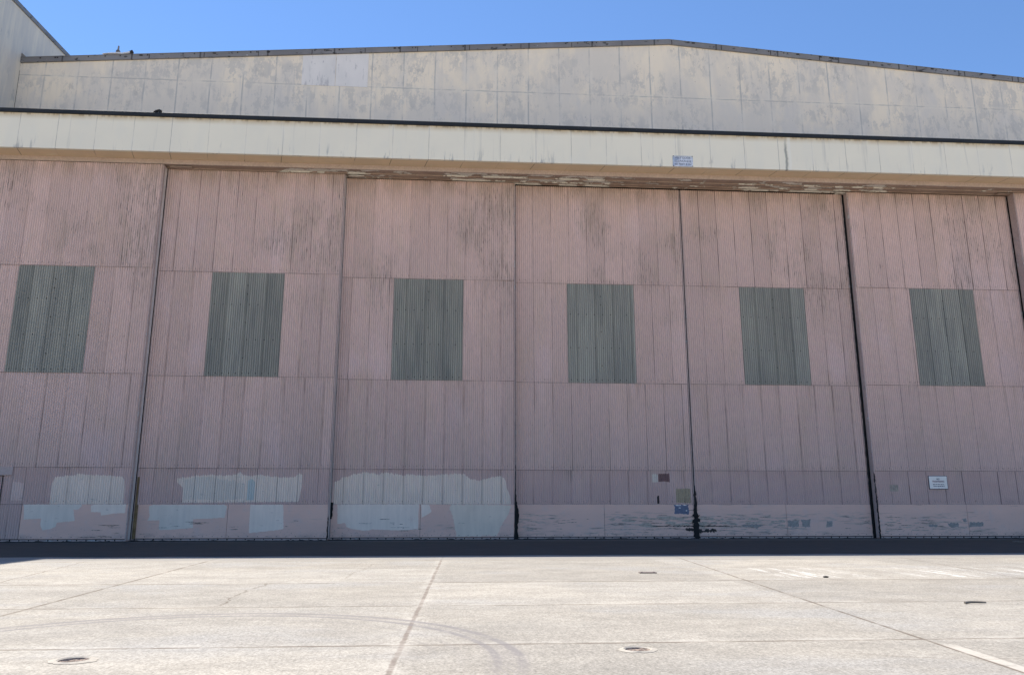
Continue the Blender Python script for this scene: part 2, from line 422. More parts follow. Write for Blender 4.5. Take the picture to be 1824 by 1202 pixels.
M = {}
M['pink'] = pink_material(); M['kick'] = kick_material(); M['green'] = green_material()
M['gable'] = cream_gable(); M['side'] = cream_side(); M['fascia'] = cream_fascia()
M['soffit'] = soffit_material()
M['header'] = peeling('pink_header_board_paint', (.47, .37, .315), (.42, .33, .28), amt=0.0)
M['track'] = peeling('peeling_brown_track_paint', (.385, .295, .24), (.32, .24, .195), (.66, .64, .58), 1.0, .545)
M['trim'] = peeling('pinkish_grey_flashing', (.50, .39, .36), (.43, .335, .31), (.52, .49, .48), .8, .66)
M['coping'] = coping_material('dull_grey_metal_coping', (.25, .24, .235))
M['black_coping'] = coping_material('black_bitumen_coping', (.024, .026, .029), .25)
M['black'] = simple('black_slit_paint', (.011, .011, .012), .7, .3, 14)
M['strip'] = simple('pale_grey_weather_strip', (.62, .57, .54), .6, .1, 3)
M['dark'] = simple('dark_gap_steel', (.03, .027, .026), .8, .3)
M['bolt'] = simple('dark_bolt', (.035, .03, .028), .6)
M['pinkbolt'] = simple('grimy_pink_bolt', (.20, .145, .135), .7)
def rolled(name, col, under=(.60, .43, .38)):
    s = S(name)
    v = s.noise((6, 6, .5), 4, .65); b = s.noise((1.3, 1.3, .9), 3, .55, (2, 0, 5))
    c = s.mix(s.ss(v, .3, .7), [q*.95 for q in col], [min(.9, q*1.04) for q in col])
    c = s.mix(s.ss(b, .4, .65, 0, .3), c, [q*.84 for q in col])
    c = s.mix(s.mul(s.ss(s.noise((9, 9, 1.6), 5, .7, (3, 3, 0)), .55, .68), s.ss(b, .48, .64), .35), c, under)
    c = s.mix(s.mul(s.m_('POWER', s.attr('valley'), 1.6), .30), c, [q*.5 for q in col])  # rib shading carried into the patch colour: darker valleys
    c = s.mix(s.mul(s.attr('lap'), .65), c, (.15, .12, .11))
    c = s.mix(s.mul(s.ss(s.noise((3, 3, 14), 3, .6, (1, 3, 0)), .68, .71), .4), c, (.16, .13, .12))
    return s.out(c, .6)
M['lb'] = rolled('pale_grey_blue_cover_paint', (.86, .71, .60))
M['lb2'] = rolled('light_blue_cover_paint', (.75, .65, .56))
M['lb3'] = rolled('sky_blue_cover_paint', (.58, .60, .565))
M['pk2'] = rolled('fresh_pink_cover_paint', (.74, .56, .50))
M['taupe'] = rolled('warm_grey_cover_paint', (.76, .63, .515))
M['maroon'] = simple('maroon_cover_paint', (.20, .115, .11), .6, .25, 9)
M['mustard'] = simple('thin_mustard_paint', (.42, .335, .23), .6, .15, 9)
M['blue'] = simple('deep_blue_paint', (.125, .15, .225), .5, .2, 9)
M['slate'] = simple('bare_slate_primer', (.33, .30, .275), .7, .2, 9)
M['moss'] = simple('bare_grey_green_primer', (.46, .385, .32), .7, .2, 7)
M['scuff'] = simple('dark_scuff_mark', (.25, .20, .17), .8, .3, 9)
M['white'] = simple('white_enamel', (.88, .82, .76), .45, .04, 12)
M['ink'] = simple('sign_ink_dark', (.045, .035, .065), .5, .1)
M['red'] = simple('sign_ink_maroon', (.16, .05, .085), .5, .15)
M['oldyellow'] = simple('old_yellow_edge_paint', (.25, .17, .085), .7, .25, 5)
M['roof'] = simple('grey_felt_roof', (.20, .20, .20), .9, .15, 1.5)
M['mortar'] = simple('pale_mortar', (.42, .38, .325), .9, .1, 30)
M['rust'] = simple('dark_rusty_iron', (.30, .235, .19), .9, .5, 40)
M['steel'] = simple('brown_steel_plate', (.16, .125, .115), .6, .2, 12)
M['zinc'] = simple('bright_sheet_metal', (.78, .78, .78), .5, .1, 8)
M['wood'] = simple('weathered_wood', (.22, .19, .16), .85, .25, 10)
M['litter'] = simple('dry_dirt_litter', (.075, .068, .058), .95, .4, 14)
def faded_sign():
    s = S('sun_faded_blue_and_white_sign_paint')
    f = s.noise((7, 7, 9), 5, .65); g = s.noise((2.2, 2.2, 3.5), 3, .55, (3, 0, 1))
    c = s.mix(s.ss(g, .38, .62), (.66, .70, .78), (.36, .43, .58))
    c = s.mix(s.ss(f, .46, .64, 0, .75), c, (.36, .41, .50))
    e = s.ss(s.z, 19.25, 19.37)
    c = s.mix(s.mul(e, .6), c, (.42, .43, .44))
    return s.out(c, .7)
M['faded'] = faded_sign()
def patched():
    s = S('bare_white_metal_panel')
    c = s.mix(s.ss(s.noise((.8, .8, .4), 4, .6), .35, .65), (.74, .71, .68), (.68, .66, .635))
    st = s.noise((3.5, 3.5, .8), 6, .68, (2, 1, 0))
    c = s.mix(s.mul(s.ss(st, .52, .64), s.ss(s.z, 26.8, 25.4, .25, 1), .8), c, (.45, .44, .45))
    st = s.noise((9, 9, 2), 4, .65, (5, 1, 0))
    c = s.mix(s.mul(s.ss(st, .62, .68), .6), c, (.28, .28, .32))
    return s.out(c, .6)
M['panel'] = patched()

# ------------------------------------------------------------------ camera
F = 1375.65; PITCH, YAW = 0.214729, 0.067664
cam = bpy.data.cameras.new('camera'); co = bpy.data.objects.new('camera', cam); C.objects.link(co)
cam.sensor_fit = 'HORIZONTAL'; cam.sensor_width = 36; cam.lens = F/1824*36
cam.clip_start = .1; cam.clip_end = 2000
fw = Vector((math.sin(YAW)*math.cos(PITCH), math.cos(YAW)*math.cos(PITCH), math.sin(PITCH)))
rt = Vector((math.cos(YAW), -math.sin(YAW), 0)); up = rt.cross(fw)
mw = Matrix((rt, up, -fw)).transposed().to_4x4(); mw.translation = (0, 0, 1.6)
co.matrix_world = mw
bpy.context.scene.camera = co

# ------------------------------------------------------------------ light
sd = Vector((-.418, .518, 1.0)).normalized()
sl = bpy.data.lights.new('sun', 'SUN'); so = bpy.data.objects.new('sun', sl); C.objects.link(so)
sl.energy = 3.3; sl.angle = R(.53); sl.color = (1.0, .94, .84)
so.rotation_euler = sd.to_track_quat('Z', 'Y').to_euler(); so.location = (-30, 80, 90)
w = bpy.data.worlds.new('World'); bpy.context.scene.world = w; w.use_nodes = True
nt = w.node_tree; bg = nt.nodes['Background']
sky = nt.nodes.new('ShaderNodeTexSky'); sky.sky_type = 'NISHITA'; sky.sun_disc = False
sky.sun_elevation = math.asin(sd.z); sky.sun_rotation = math.atan2(sd.x, sd.y)
sky.altitude = 0; sky.air_density = 1.0; sky.dust_density = 0.0; sky.ozone_density = 8.5
nt.links.new(sky.outputs[0], bg.inputs[0]); bg.inputs[1].default_value = 0.076
vs = bpy.context.scene.view_settings
vs.view_transform = 'Standard'; vs.look = 'None'; vs.gamma = 1; vs.exposure = 1.33
cy = bpy.context.scene.cycles
cy.max_bounces = 8; cy.diffuse_bounces = 5

# ------------------------------------------------------------------ ground with two tie-down recesses
HOLES = ((-4.05, 9.03, .15), (2.06, 9.24, .145))
def ground():
    bm = bmesh.new()
    xs = [-300, -4.5, -3.6, 1.6, 2.5, 300]; ys = [-260, 8.6, 9.65, 400]
    for i in range(5):
        for j in range(3):
            x0, x1, y0, y1 = xs[i], xs[i+1], ys[j], ys[j+1]
            h = [q for q in HOLES if x0 < q[0] < x1 and y0 < q[1] < y1]
            if not h:
                bm.faces.new([bm.verts.new(p) for p in ((x0,y0,0),(x1,y0,0),(x1,y1,0),(x0,y1,0))]); continue
            hx, hy, hr = h[0]
            ang = sorted([2*math.pi*k/28 for k in range(28)] + [math.atan2(b-hy, a-hx) % (2*math.pi) for a in (x0, x1) for b in (y0, y1)])
            A, B = [], []
            for t in ang:
                c_, s_ = math.cos(t), math.sin(t)
                k = min(((x1 if c_ > 0 else x0)-hx)/c_ if abs(c_) > 1e-9 else 1e9, ((y1 if s_ > 0 else y0)-hy)/s_ if abs(s_) > 1e-9 else 1e9)
                A.append(bm.verts.new((hx+hr*c_, hy+hr*s_, 0))); B.append(bm.verts.new((hx+k*c_, hy+k*s_, 0)))
            n = len(ang)
            for q in range(n):
                bm.faces.new((A[q], B[q], B[(q+1)%n], A[(q+1)%n]))
    return tag(link('concrete_apron', bm, concrete_material()), 'pale sunlit concrete apron with joints and tyre marks in front of the hangar', 'pavement', kind='structure')
ground()
def bounce_mat():
    s = S('pale_warm_bounce')
    c = s.mix(s.ss(s.noise((.2, .2, 1), 5, .6), .3, .7), (.74, .59, .42), (.68, .545, .385))
    c = s.mix(1.0, c, s.grey(s.ss(s.noise((9, 9, 9), 4, .7), .3, .7, .88, 1.08)), 'MULTIPLY')
    return s.out(c, .95)
bm = bmesh.new(); bm.faces.new([bm.verts.new(p) for p in ((-300, -260, .004), (300, -260, .004), (300, -1.5, .004), (-300, -1.5, .004))])  # unseen sheet behind the camera, added to bounce warm light onto the doors
tag(link('bounce_sheet', bm, bounce_mat()), 'pale ground sheet added out of view to bounce warm light onto the doors', 'ground', kind='structure')
def shading():  # near-black colour added to deepen the building's shadow on plain concrete
    s = S('dark_shadow_paint')
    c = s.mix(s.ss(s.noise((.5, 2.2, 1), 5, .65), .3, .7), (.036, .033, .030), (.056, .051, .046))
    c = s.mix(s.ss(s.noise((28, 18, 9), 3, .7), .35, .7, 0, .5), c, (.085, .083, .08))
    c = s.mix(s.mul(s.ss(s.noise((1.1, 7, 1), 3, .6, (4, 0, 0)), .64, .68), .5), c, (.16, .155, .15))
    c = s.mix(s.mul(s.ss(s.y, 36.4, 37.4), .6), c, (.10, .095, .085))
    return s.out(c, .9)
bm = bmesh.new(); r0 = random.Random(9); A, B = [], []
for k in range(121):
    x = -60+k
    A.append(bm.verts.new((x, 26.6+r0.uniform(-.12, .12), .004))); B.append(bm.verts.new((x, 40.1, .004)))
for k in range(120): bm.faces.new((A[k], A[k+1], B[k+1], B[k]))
tag(link('shadow_strip', bm, shading()), 'dark strip added to deepen the shadow along the foot of the hangar doors', 'pavement', kind='structure')

def tie_down(hx, hy, hr, label, seed, spread):
    r = random.Random(seed)
    t = empty('tie_down_point', (hx, hy, 0), label, 'tie-down', 'sunken tie-down points in the concrete')
    bm = bmesh.new(); n = 30
    A, B, Ct = [], [], []
    for k in range(n):
        a = 2*math.pi*k/n
        ro = hr*(1.2 + spread*abs(math.cos(a))*r.uniform(.3, 1.0) + r.uniform(0, .16))
        A.append(bm.verts.new((hr*1.0*math.cos(a), hr*math.sin(a), .004)))
        B.append(bm.verts.new((hr*1.12*math.cos(a), hr*1.12*math.sin(a), .016)))
        Ct.append(bm.verts.new((ro*math.cos(a), min(ro, hr*1.45)*math.sin(a), .004)))
    for k in range(n):
        q = (k+1) % n
        bm.faces.new((A[k], A[q], B[q], B[k])); bm.faces.new((B[k], B[q], Ct[q], Ct[k]))
    link('collar', bm, M['mortar'], t)
    bm = bmesh.new(); rings = []
    for i in range(6):
        f = i/5; rr = hr*math.cos(f*math.pi/2*.94); z = .004-.04*math.sin(f*math.pi/2)
        rings.append([bm.verts.new((rr*math.cos(2*math.pi*k/20), rr*math.sin(2*math.pi*k/20), z+r.uniform(-.006, .006)*(i > 0))) for k in range(20)])
    for i in range(5):
        for k in range(20):
            bm.faces.new((rings[i][k], rings[i][(k+1)%20], rings[i+1][(k+1)%20], rings[i+1][k]))
    bm.faces.new(rings[-1])
    for k in range(26):       # grit and gravel caught in the bowl
        a, q = r.uniform(0, 6.28), r.uniform(0, hr*.6)
        bmesh.ops.create_icosphere(bm, subdivisions=1, radius=r.uniform(.010, .026), matrix=Matrix.Translation((q*math.cos(a), q*math.sin(a), -.028)))
    link('bowl', bm, M['rust'], t)
    bm = bmesh.new(); tube(bm, (-hr*1.0, .02, -.018), (hr*1.0, .02, -.018), .012, .012)
    link('anchor_bar', bm, M['rust'], t)
tie_down(*HOLES[0], 'sunken tie-down hole with ragged pale mortar, near the bottom left corner of the apron', 3, .55)
tie_down(*HOLES[1], 'sunken tie-down hole with a full white mortar ring, right of the wide sealed joint', 5, .38)

# ------------------------------------------------------------------ hangar
G = 41.2; XL = -25.07; XR = 49.7; RX = 12.3
def gz(x): return 29.15-.0745*abs(x-RX)
hang = empty('hangar', (12.3, 41.2, 0), 'large hangar with a low cream gable and cream fascia above a row of pink doors', 'hangar')
hang_inv = Matrix.Translation(hang.location).inverted()
def hp(name, bm, m, lab=None, par=None, smooth=False):
    o = link(name, bm, m, par or hang, smooth)
    if par is None: o.matrix_parent_inverse = hang_inv
    if lab: o['label'] = lab
    return o
bm = bmesh.new()
prism(bm, [(XL, 18.4), (XR, 18.4), (XR, gz(XR)-.2), (RX, gz(RX)-.2), (XL, gz(XL)-.2)], G, G+.3)
gable = hp('gable_wall', bm, M['gable'])
for px0, px1, zz in ((-9.40, -7.50, 25.33), (-7.47, -5.62, 25.33)):
    bm = bmesh.new()
    prism(bm, [(px0, zz), (px1, zz-.01), (px1, gz(px1)-.31), (px0, gz(px0)-.31)], G-.02, G-.003)
    hp('wall_panel', bm, M['panel'], 'bare white metal panel')
bm = bmesh.new()
for a, b in ((XL, RX), (RX, XR)):
    prism(bm, [(a, gz(a)-.30), (b, gz(b)-.30), (b, gz(b)), (a, gz(a))], G-.10, G-.004 if a < RX else G-.006)
for a, b in ((XL, RX), (RX, XR)):
    prism(bm, [(a, gz(a)+.002), (b, gz(b)+.002), (b, gz(b)+.03), (a, gz(a)+.03)], G-.12, G+.4)
prism(bm, [(XL+.01, gz(XL)+.03), (XL+.30, gz(XL)+.05), (XL+.03, gz(XL)+.29), (XL+.01, gz(XL)+.29)], G-.09, G-.01)
r2 = random.Random(4)
for k in range(64):      # clips and screw heads along the coping
    x = r2.uniform(XL+.5, XR-.5)
    if abs(x-RX) < .4: continue
    wd = r2.choice((.05, .05, .08, .18))
    zt = gz(x)
    box(bm, x, x+wd, G-.118, G-.101, zt-.10, zt-.03, 1)
for k in range(-10, 20):
    x = RX+k*3.05+.15
    if XL < x < XR: box(bm, x, x+.035, G-.112, G-.101, gz(x)-.31, gz(x)-.02, 1)
hp('gable_coping', bm, [M['coping'], M['dark']])
bm = bmesh.new()      # main roof
for a, b in ((XL, RX), (RX, XR)):
    v = [bm.verts.new(p) for p in ((a, G+.3, gz(a)-.05), (b, G+.3, gz(b)-.05), (b, 115, gz(b)-.05), (a, 115, gz(a)-.05))]
    bm.faces.new(v)
    v = [bm.verts.new(p) for p in ((a, G+.3, gz(a)-.2), (b, G+.3, gz(b)-.2), (b, 115, gz(b)-.2), (a, 115, gz(a)-.2))]
    bm.faces.new(v[::-1])
hp('roof', bm, M['roof'])
bm = bmesh.new()
box(bm, XR-.3, XR, G+.31, 115, 0, gz(XR)-.22); box(bm, XL, XR, 115.01, 115.3, 0, gz(XL)-.22)
hp('outer_wall', bm, M['side'])
# canopy: fascia, coping, soffit, header boards
FY = 36.6
bm = bmesh.new(); box(bm, XL, XR, FY, FY+.15, 18.79, 20.64); hp('fascia', bm, M['fascia'])
bm = bmesh.new()
box(bm, XL, XR, FY-.07, FY+.24, 20.645, 20.85)
for k in range(24):
    x = XL+k*3.05
    box(bm, x, x+.05, FY-.078, FY-.071, 20.65, 20.845)
bev(bm, .008); hp('fascia_coping', bm, M['black_coping'])
bm = bmesh.new(); box(bm, XL, XR, FY+.25, G-.02, 20.66, 20.72); hp('canopy_roof', bm, M['roof'])
bm = bmesh.new(); box(bm, XL, XR, FY+.153, 37.52, 18.80, 18.86); hp('soffit', bm, M['soffit'])
bm = bmesh.new()
for a, b in ((XL, -15.2), (-15.19, -6.35), (-6.34, 13.05), (13.06, 29.9), (29.91, XR)):
    box(bm, a, b, 37.523, 37.60, 18.555, 18.86)
hp('header_board', bm, M['header'])
for (y0, y1, zz) in ((37.61, 38.06, 18.575), (38.075, 38.58, 18.60), (38.595, 38.93, 18.625)):
    bm = bmesh.new()
    box(bm, XL, XR, y0, y1, zz, zz+.1)
    box(bm, XL, XR, y1-.045, y1-.001, zz-.055, zz-.002)
    hp('track_board', bm, M['track'])
bm = bmesh.new(); box(bm, XL, XR, 38.94, G-.3, 18.68, 18.75); hp('ceiling_board', bm, M['dark'])
bm = bmesh.new(); box(bm, 39.45, XR, 37.7, 37.9, 0, 18.5); hp('end_wall', bm, M['pink'])
bm = bmesh.new(); box(bm, XL, XR, 40.2, 40.4, 0, 18.4); hp('inner_lining', bm, M['dark'])
bm = bmesh.new()
for y in (37.72, 38.28, 38.80, 39.17):
    box(bm, XL, XR, y-.035, y-.02, -.05, .012); box(bm, XL, XR, y+.02, y+.035, -.05, .012)
hp('floor_rail', bm, M['steel'])
# torn coping strip pieces and peeling ends at the track corners
for x, y, wd in ((-14.95, 37.70, 1.1), (-6.0, 38.2, .9), (20.6, 38.7, .7), (29.6, 38.2, .8)):
    bm = bmesh.new(); box(bm, x, x+wd, y, y+.28, 18.50, 18.54); bev(bm, .008)
    o = hp('track_end_plate', bm, M['track'])

# ------------------------------------------------------------------ taller block at the left
blk = empty('tall_block', (-42, 50, 0), 'taller cream block with a grey-capped side wall rising behind the left end of the hangar', 'building')
binv = Matrix.Translation(blk.location).inverted()
def bp(name, bm, m):
    o = link(name, bm, m, blk); o.matrix_parent_inverse = binv; return o
zt = lambda y: 28.96+.052*(y-39.8)
bm = bmesh.new()
def slab_x(bm, x0, x1, ys, zb, zf, zo0=0, zo1=0):
    pts = [(ys[0], zb if zb is not None else zf(ys[0])+zo0), (ys[1], zb if zb is not None else zf(ys[1])+zo0), (ys[1], zf(ys[1])+zo1), (ys[0], zf(ys[0])+zo1)]
    a = [bm.verts.new((x0, y, z)) for y, z in pts]; b = [bm.verts.new((x1, y, z)) for y, z in pts]
    fs = [bm.faces.new(a), bm.faces.new(b[::-1])]
    for i in range(4): fs.append(bm.faces.new((a[i], b[i], b[(i+1)%4], a[(i+1)%4])))
    bmesh.ops.recalc_face_normals(bm, faces=fs)
slab_x(bm, XL-.3, XL-.004, (36.95, 100), 0, zt, 0, 0); bp('side_wall', bm, M['side'])
bm = bmesh.new(); box(bm, -62, XL-.31, 36.95, 37.25, 0, 28.8); bp('front_wall', bm, M['side'])
bm = bmesh.new(); slab_x(bm, -62, XL-.31, (37.26, 100), None, zt, -.3, -.1); bp('roof', bm, M['roof'])
bm = bmesh.new()
slab_x(bm, XL-.34, XL+.07, (36.9, 100), None, zt, .002, .26)
for k in range(40):
    y = 37.2+k*1.4+r2.uniform(-.3, .3)
    slab_x(bm, XL+.071, XL+.078, (y, y+.06), None, zt, .12, .22)
bp('coping', bm, M['coping'])
bm = bmesh.new(); box(bm, XL-.003, XL+.006, G-.02, G-.003, 22.0, 25.6); bp('corner_bead', bm, M['dark'])

# ------------------------------------------------------------------ corrugated sheets
PITCHC = .1067; AMP = .024; COVER = PITCHC*9
class Sheets:
    """one run of lapped corrugated sheets x0..x1 with its own lap offsets"""
    def __init__(s, x0, x1, first, seed, yo=0.0):
        r = random.Random(seed); s.x0, s.x1, s.yo = x0, x1, yo
        s.sh = []; xs = x0; xe = x0+first
        while xs < x1-.02:
            xe = min(xe, x1)
            if x1-xe < .12: xe = x1
            s.sh.append((xs, xe, r.uniform(-.004, .004), r.random()))
            xs = xe; xe = xs+COVER
    def sheet(s, x):
        for q in s.sh:
            if x < q[1]-1e-6: return q
        return s.sh[-1]
    def y(s, x, q, zf):
        t = (x-q[0])/COVER
        return s.yo + AMP*math.cos(2*math.pi*x/PITCHC) + q[2] - .008*(1-t) - .010*(1-zf)
    def samples(s, q, a=None, b=None):
        n0, n1 = (q[0] if a is None else max(a, q[0])), (q[1] if b is None else min(b, q[1]))
        st = PITCHC/6
        k0 = math.ceil(n0/st+1e-6); xs = [n0]
        while k0*st < n1-1e-4: xs.append(k0*st); k0 += 1
        xs.append(n1); return xs

def add_run(bm, sh, z0, z1, W, x_off=0.0, holes=(), lay=None, bolts=(), seed=0, mi=0, bmi=1, bs=None):
    tone, edge, fx, val = lay
    r = random.Random(seed)
    for q in sh.sh:
        xs = sh.samples(q)
        prev = None
        for x in xs:
            y0, y1 = sh.y(x, q, 0), sh.y(x, q, 1)
            a = bm.verts.new((x+x_off, y0, z0)); b = bm.verts.new((x+x_off, y1, z1))
            e = min(x-q[0], q[1]-x) if q[0] > sh.x0+.01 else q[1]-x
            for v in (a, b):
                v[tone] = q[3]; v[edge] = max(0.0, e); v[fx] = (x+x_off)/W; v[val] = .5+.5*math.cos(2*math.pi*x/PITCHC)
            if prev:
                f = bm.faces.new((prev[0], a, b, prev[1])); f.smooth = True; f.material_index = mi
            prev = (a, b)
    for zb, every in bolts:
        k = 0; x = sh.x0+.16
        while x < sh.x1-.08:
            xx = round(x/PITCHC)*PITCHC
            if sh.x0+.03 < xx < sh.x1-.03 and r.random() < .85:
                q = sh.sheet(xx); y = sh.y(xx, q, (zb-z0)/(z1-z0))-.004; s_ = .019 if bs is None else bs
                box(bm, xx+x_off-s_, xx+x_off+s_, y-.02, y+.01, zb-s_, zb+s_, bmi)
            x += every*PITCHC
def layers(bm):
    return [bm.verts.layers.float.new(n) for n in ('tone', 'edge', 'fx', 'valley')]

DOORS = [  # x0, width, y, window x0, wear
    (-24.20, 9.05, 37.56, 2.69, .12), (-15.15, 9.00, 38.12, 2.67, .25), (-6.15, 8.93, 38.65, 2.68, .3),
    (2.82, 9.01, 39.0, 2.72, .95), (11.88, 9.13, 39.0, 2.96, 1.0), (21.12, 9.22, 38.65, 3.0, .75), (30.38, 9.05, 38.12, 3.1, .5)]
WW = 3.574
LABELS = [
 'pink corrugated sliding door at far left, frontmost of the row, with a small wicket door',
 'pink corrugated sliding door with a sky blue paint patch across its lower sheets',
 'pink corrugated sliding door with a wide pale grey paint band and a warm grey kick plate patch',
 'pink corrugated sliding door with small maroon, mustard and deep blue paint squares low down',
 'pink corrugated sliding door with two slate patches beside the plate joint and a black left edge',
 'pink corrugated sliding door that carries the white no trespassing notice',
 'pink corrugated sliding door cut off by the right edge of the photo']
RUNS = {}
def make_door(i):
    X0, W, D, wx, wear = DOORS[i]
    t = empty('sliding_door', (X0, D, 0), LABELS[i], 'hangar door', 'sliding hangar doors in a row')
    r = random.Random(100+i)
    # structural box behind the skin
    bm = bmesh.new(); box(bm, .03, W-.03, .05, .30, .06, 18.5); link('door_frame', bm, M['dark'], t)
    # corrugated rows
    if i in (0, 1):
        bm = bmesh.new(); box(bm, W+.001, W+.006, .20, .42, .1, 18.45); link('weather_strip', bm, M['strip'], t)
    bm = bmesh.new(); lay = layers(bm)
    first = r.uniform(.45, .9)
    a, b = .045, W-.045
    if i == 0: first = .75
    runs = {}
    def run(key, x0, x1, z0, z1, yo, bolts):
        f = max(.2, min(COVER, first+r.uniform(-.06, .06))) if x0 < .1 else COVER
        s = Sheets(x0, x1, f, 1000*i+len(runs)*17+3, yo); runs[key] = (s, z0, z1)
        add_run(bm, s, z0, z1, W, 0, lay=lay, bolts=bolts, seed=i*50+len(runs), bs=.013)
    run('top', a, b, 13.06, 18.53, 0, ((13.24, 3), (15.9, 5)))
    run('midl', a, wx, 7.77, 13.12, .012, ((7.95, 3), (11.3, 5), (9.6, 5)))
    run('midr', wx+WW, b, 7.77, 13.12, .012, ((7.95, 3), (11.3, 5), (9.6, 5)))
    run('low', a, b, 3.34, 7.85, .020, ((3.52, 3), (5.6, 6)))
    kx = 4.31 if i == 0 else .045
    if i == 0:
        run('shortl', a, 4.28, .14, 3.40, .028, ((.3, 3),))
        run('short', 4.30, b, 1.67, 3.40, .028, ((1.83, 3),))
    else:
        run('short', a, b, 1.67, 3.40, .028, ((1.83, 3),))
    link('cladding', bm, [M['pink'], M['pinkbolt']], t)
    # blanked window
    bm = bmesh.new(); lay = layers(bm)
    s = Sheets(wx+.004, wx+WW-.004, COVER*r.uniform(.5, 1), 77+i, .004)
    for q in range(len(s.sh)): pass
    add_run(bm, s, 7.79, 13.09, W, 0, lay=lay, bolts=((7.95, 3), (11.42, 4), (9.63, 4)), seed=i, bs=.024)
    for zz in (12.4, 11.95, 10.5, 8.7):
        xx = wx+WW/2; box(bm, xx-.02, xx+.02, -.035, 0, zz-.02, zz+.02, 1)
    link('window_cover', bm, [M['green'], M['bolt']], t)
    # kick plates
    split = 4.31 if i in (1, 2) else (4.43 if i == 3 else (4.66 if i == 4 else 4.72))
    segs = [(kx, W-.045)] if i == 0 else [(kx, split-.008), (split+.008, W-.045)]
    for (xa, xb) in segs:
        bm = bmesh.new(); box(bm, xa, xb, 0, .045, .135, 1.685)
        x = xa+.12
        while x < xb-.05:
            box(bm, x-.014, x+.014, -.008, -.0005, .20, .228, 1); x += .44
        o = link('kick_plate', bm, [M['kick'], M['bolt']], t); o['wear'] = wear
    # rail under the plates and its torn brush seal
    bm = bmesh.new(); box(bm, .02, W-.02, -.012, .04, .035, .098)
    x = .15
    while x < W-.1:
        hh = r.uniform(.03, .06)
        box(bm, x, x+r.uniform(.03, .06), -.02, -.0125, .098-hh, .106, 1); x += .42
    o = link('bottom_rail', bm, [M['trim'], M['black']], t)
    bm = bmesh.new()
    x = .02; top = []
    while x < W-.02:
        top.append((x, r.choice((.012, .02, .03, .03, .045, .06)))); x += r.uniform(.05, .3)
    top.append((W-.02, .03))
    prism(bm, [(.02, .002)] + [(W-.02, .002)] + top[::-1], -.03, -.021)
    link('bottom_seal', bm, M['black'], t)
    # edge flashings on both sides
    for side in (0, 1):
        bm = bmesh.new()
        dd = .335
        if (side == 1 and i in (0, 1)) or (side == 0 and i == 6): dd = .46
        if side == 0: box(bm, 0, .042, -.022, dd, .03, 18.52)
        else: box(bm, W-.042, W, -.022, dd, .03, 18.52)
        bev(bm, .006)
        link('edge_flashing', bm, M['trim'], t)
    RUNS[i] = runs
    return t
doors = [make_door(i) for i in range(7)]

def interp(pts, x):
    for (x0, z0), (x1, z1) in zip(pts, pts[1:]):
        if x0 <= x <= x1: return z0+(z1-z0)*(x-x0)/(x1-x0+1e-9)
    return pts[0][1] if x < pts[0][0] else pts[-1][1]

def corr_patch(i, top, bot, mat, off=.004, jit=.03, seed=0, key='short', label=None):
    """paint on the corrugations: follows every ridge, brushed off raggedly at the top"""
    s, z0, z1 = RUNS[i][key]; W = DOORS[i][1]
    r = random.Random(seed+i*9); bm = bmesh.new()
    vl, lp = bm.verts.layers.float.new('valley'), bm.verts.layers.float.new('lap')
    xa, xb = max(top[0][0], bot[0][0], s.x0+.001), min(top[-1][0], s.x1-.001)
    jits = {}
    for q in s.sh:
        a, b = max(xa, q[0]), min(xb, q[1])
        if b-a < .02: continue
        prev = None
        for x in s.samples(q, a, b):
            ridge = math.cos(2*math.pi*x/PITCHC)          # crest is nearer the brush
            k = round(x/PITCHC)
            j = jits.setdefault(k, r.uniform(-jit, jit))
            zt_ = min(interp(top, x)+j-.02*ridge+r.uniform(-.006, .006), z1-.03)
            zb_ = max(interp(bot, x)+r.uniform(-.004, .004), z0+.002)
            zt_ = max(zt_, zb_+.01)
            A = bm.verts.new((x, s.y(x, q, (zb_-z0)/(z1-z0))-off, zb_)); B = bm.verts.new((x, s.y(x, q, (zt_-z0)/(z1-z0))-off, zt_))
            for v_ in (A, B):
                v_[vl] = .5+.5*math.cos(2*math.pi*x/PITCHC)
                v_[lp] = max(0, 1-min(x-q[0], q[1]-x)/.03) if q[0] > s.x0+.01 else max(0, 1-(q[1]-x)/.03)
            if prev:
                f = bm.faces.new((prev[0], A, B, prev[1])); f.smooth = True
            prev = (A, B)
    o = link('paint_patch', bm, mat, doors[i])
    if label: o['label'] = label

def flat_patch(i, pts, mat, y=-.004, amp=.012, step=.08, seed=0, label=None, name='paint_patch'):
    bm = bmesh.new()
    prism(bm, jag(pts, step, amp, seed+i*13), y, y+.003)
    o = link(name, bm, mat, doors[i])
    if label: o['label'] = label

# door 1
corr_patch(0, [(5.50, 2.62), (5.56, 2.88), (5.97, 2.96), (6.46, 3.01), (6.66, 3.07), (6.9, 3.02), (7.8, 3.0), (8.60, 2.93), (8.71, 2.80), (8.76, 2.47)], [(5.50, 1.69), (8.9, 1.69)], M['lb'], seed=1, jit=.02)
corr_patch(0, [(3.70, 2.66), (4.26, 2.65)], [(3.70, 1.86), (4.4, 1.84)], M['pk2'], seed=2, key='shortl')
flat_patch(0, [(4.37, 1.68), (6.93, 1.68), (6.94, 1.6), (6.81, 1.46), (6.59, 1.44), (6.7, .94), (5.92, .86), (5.89, .68), (5.66, .58), (5.34, .52), (5.21, .76), (5.22, 1.05), (4.46, 1.01)], M['lb2'], seed=1)
flat_patch(0, [(7.34, 1.63), (7.51, 1.68), (8.9, 1.68), (8.89, 1.29), (8.33, 1.26), (7.84, 1.18), (7.8, 1.33), (7.37, 1.34)], M['lb'], seed=2)
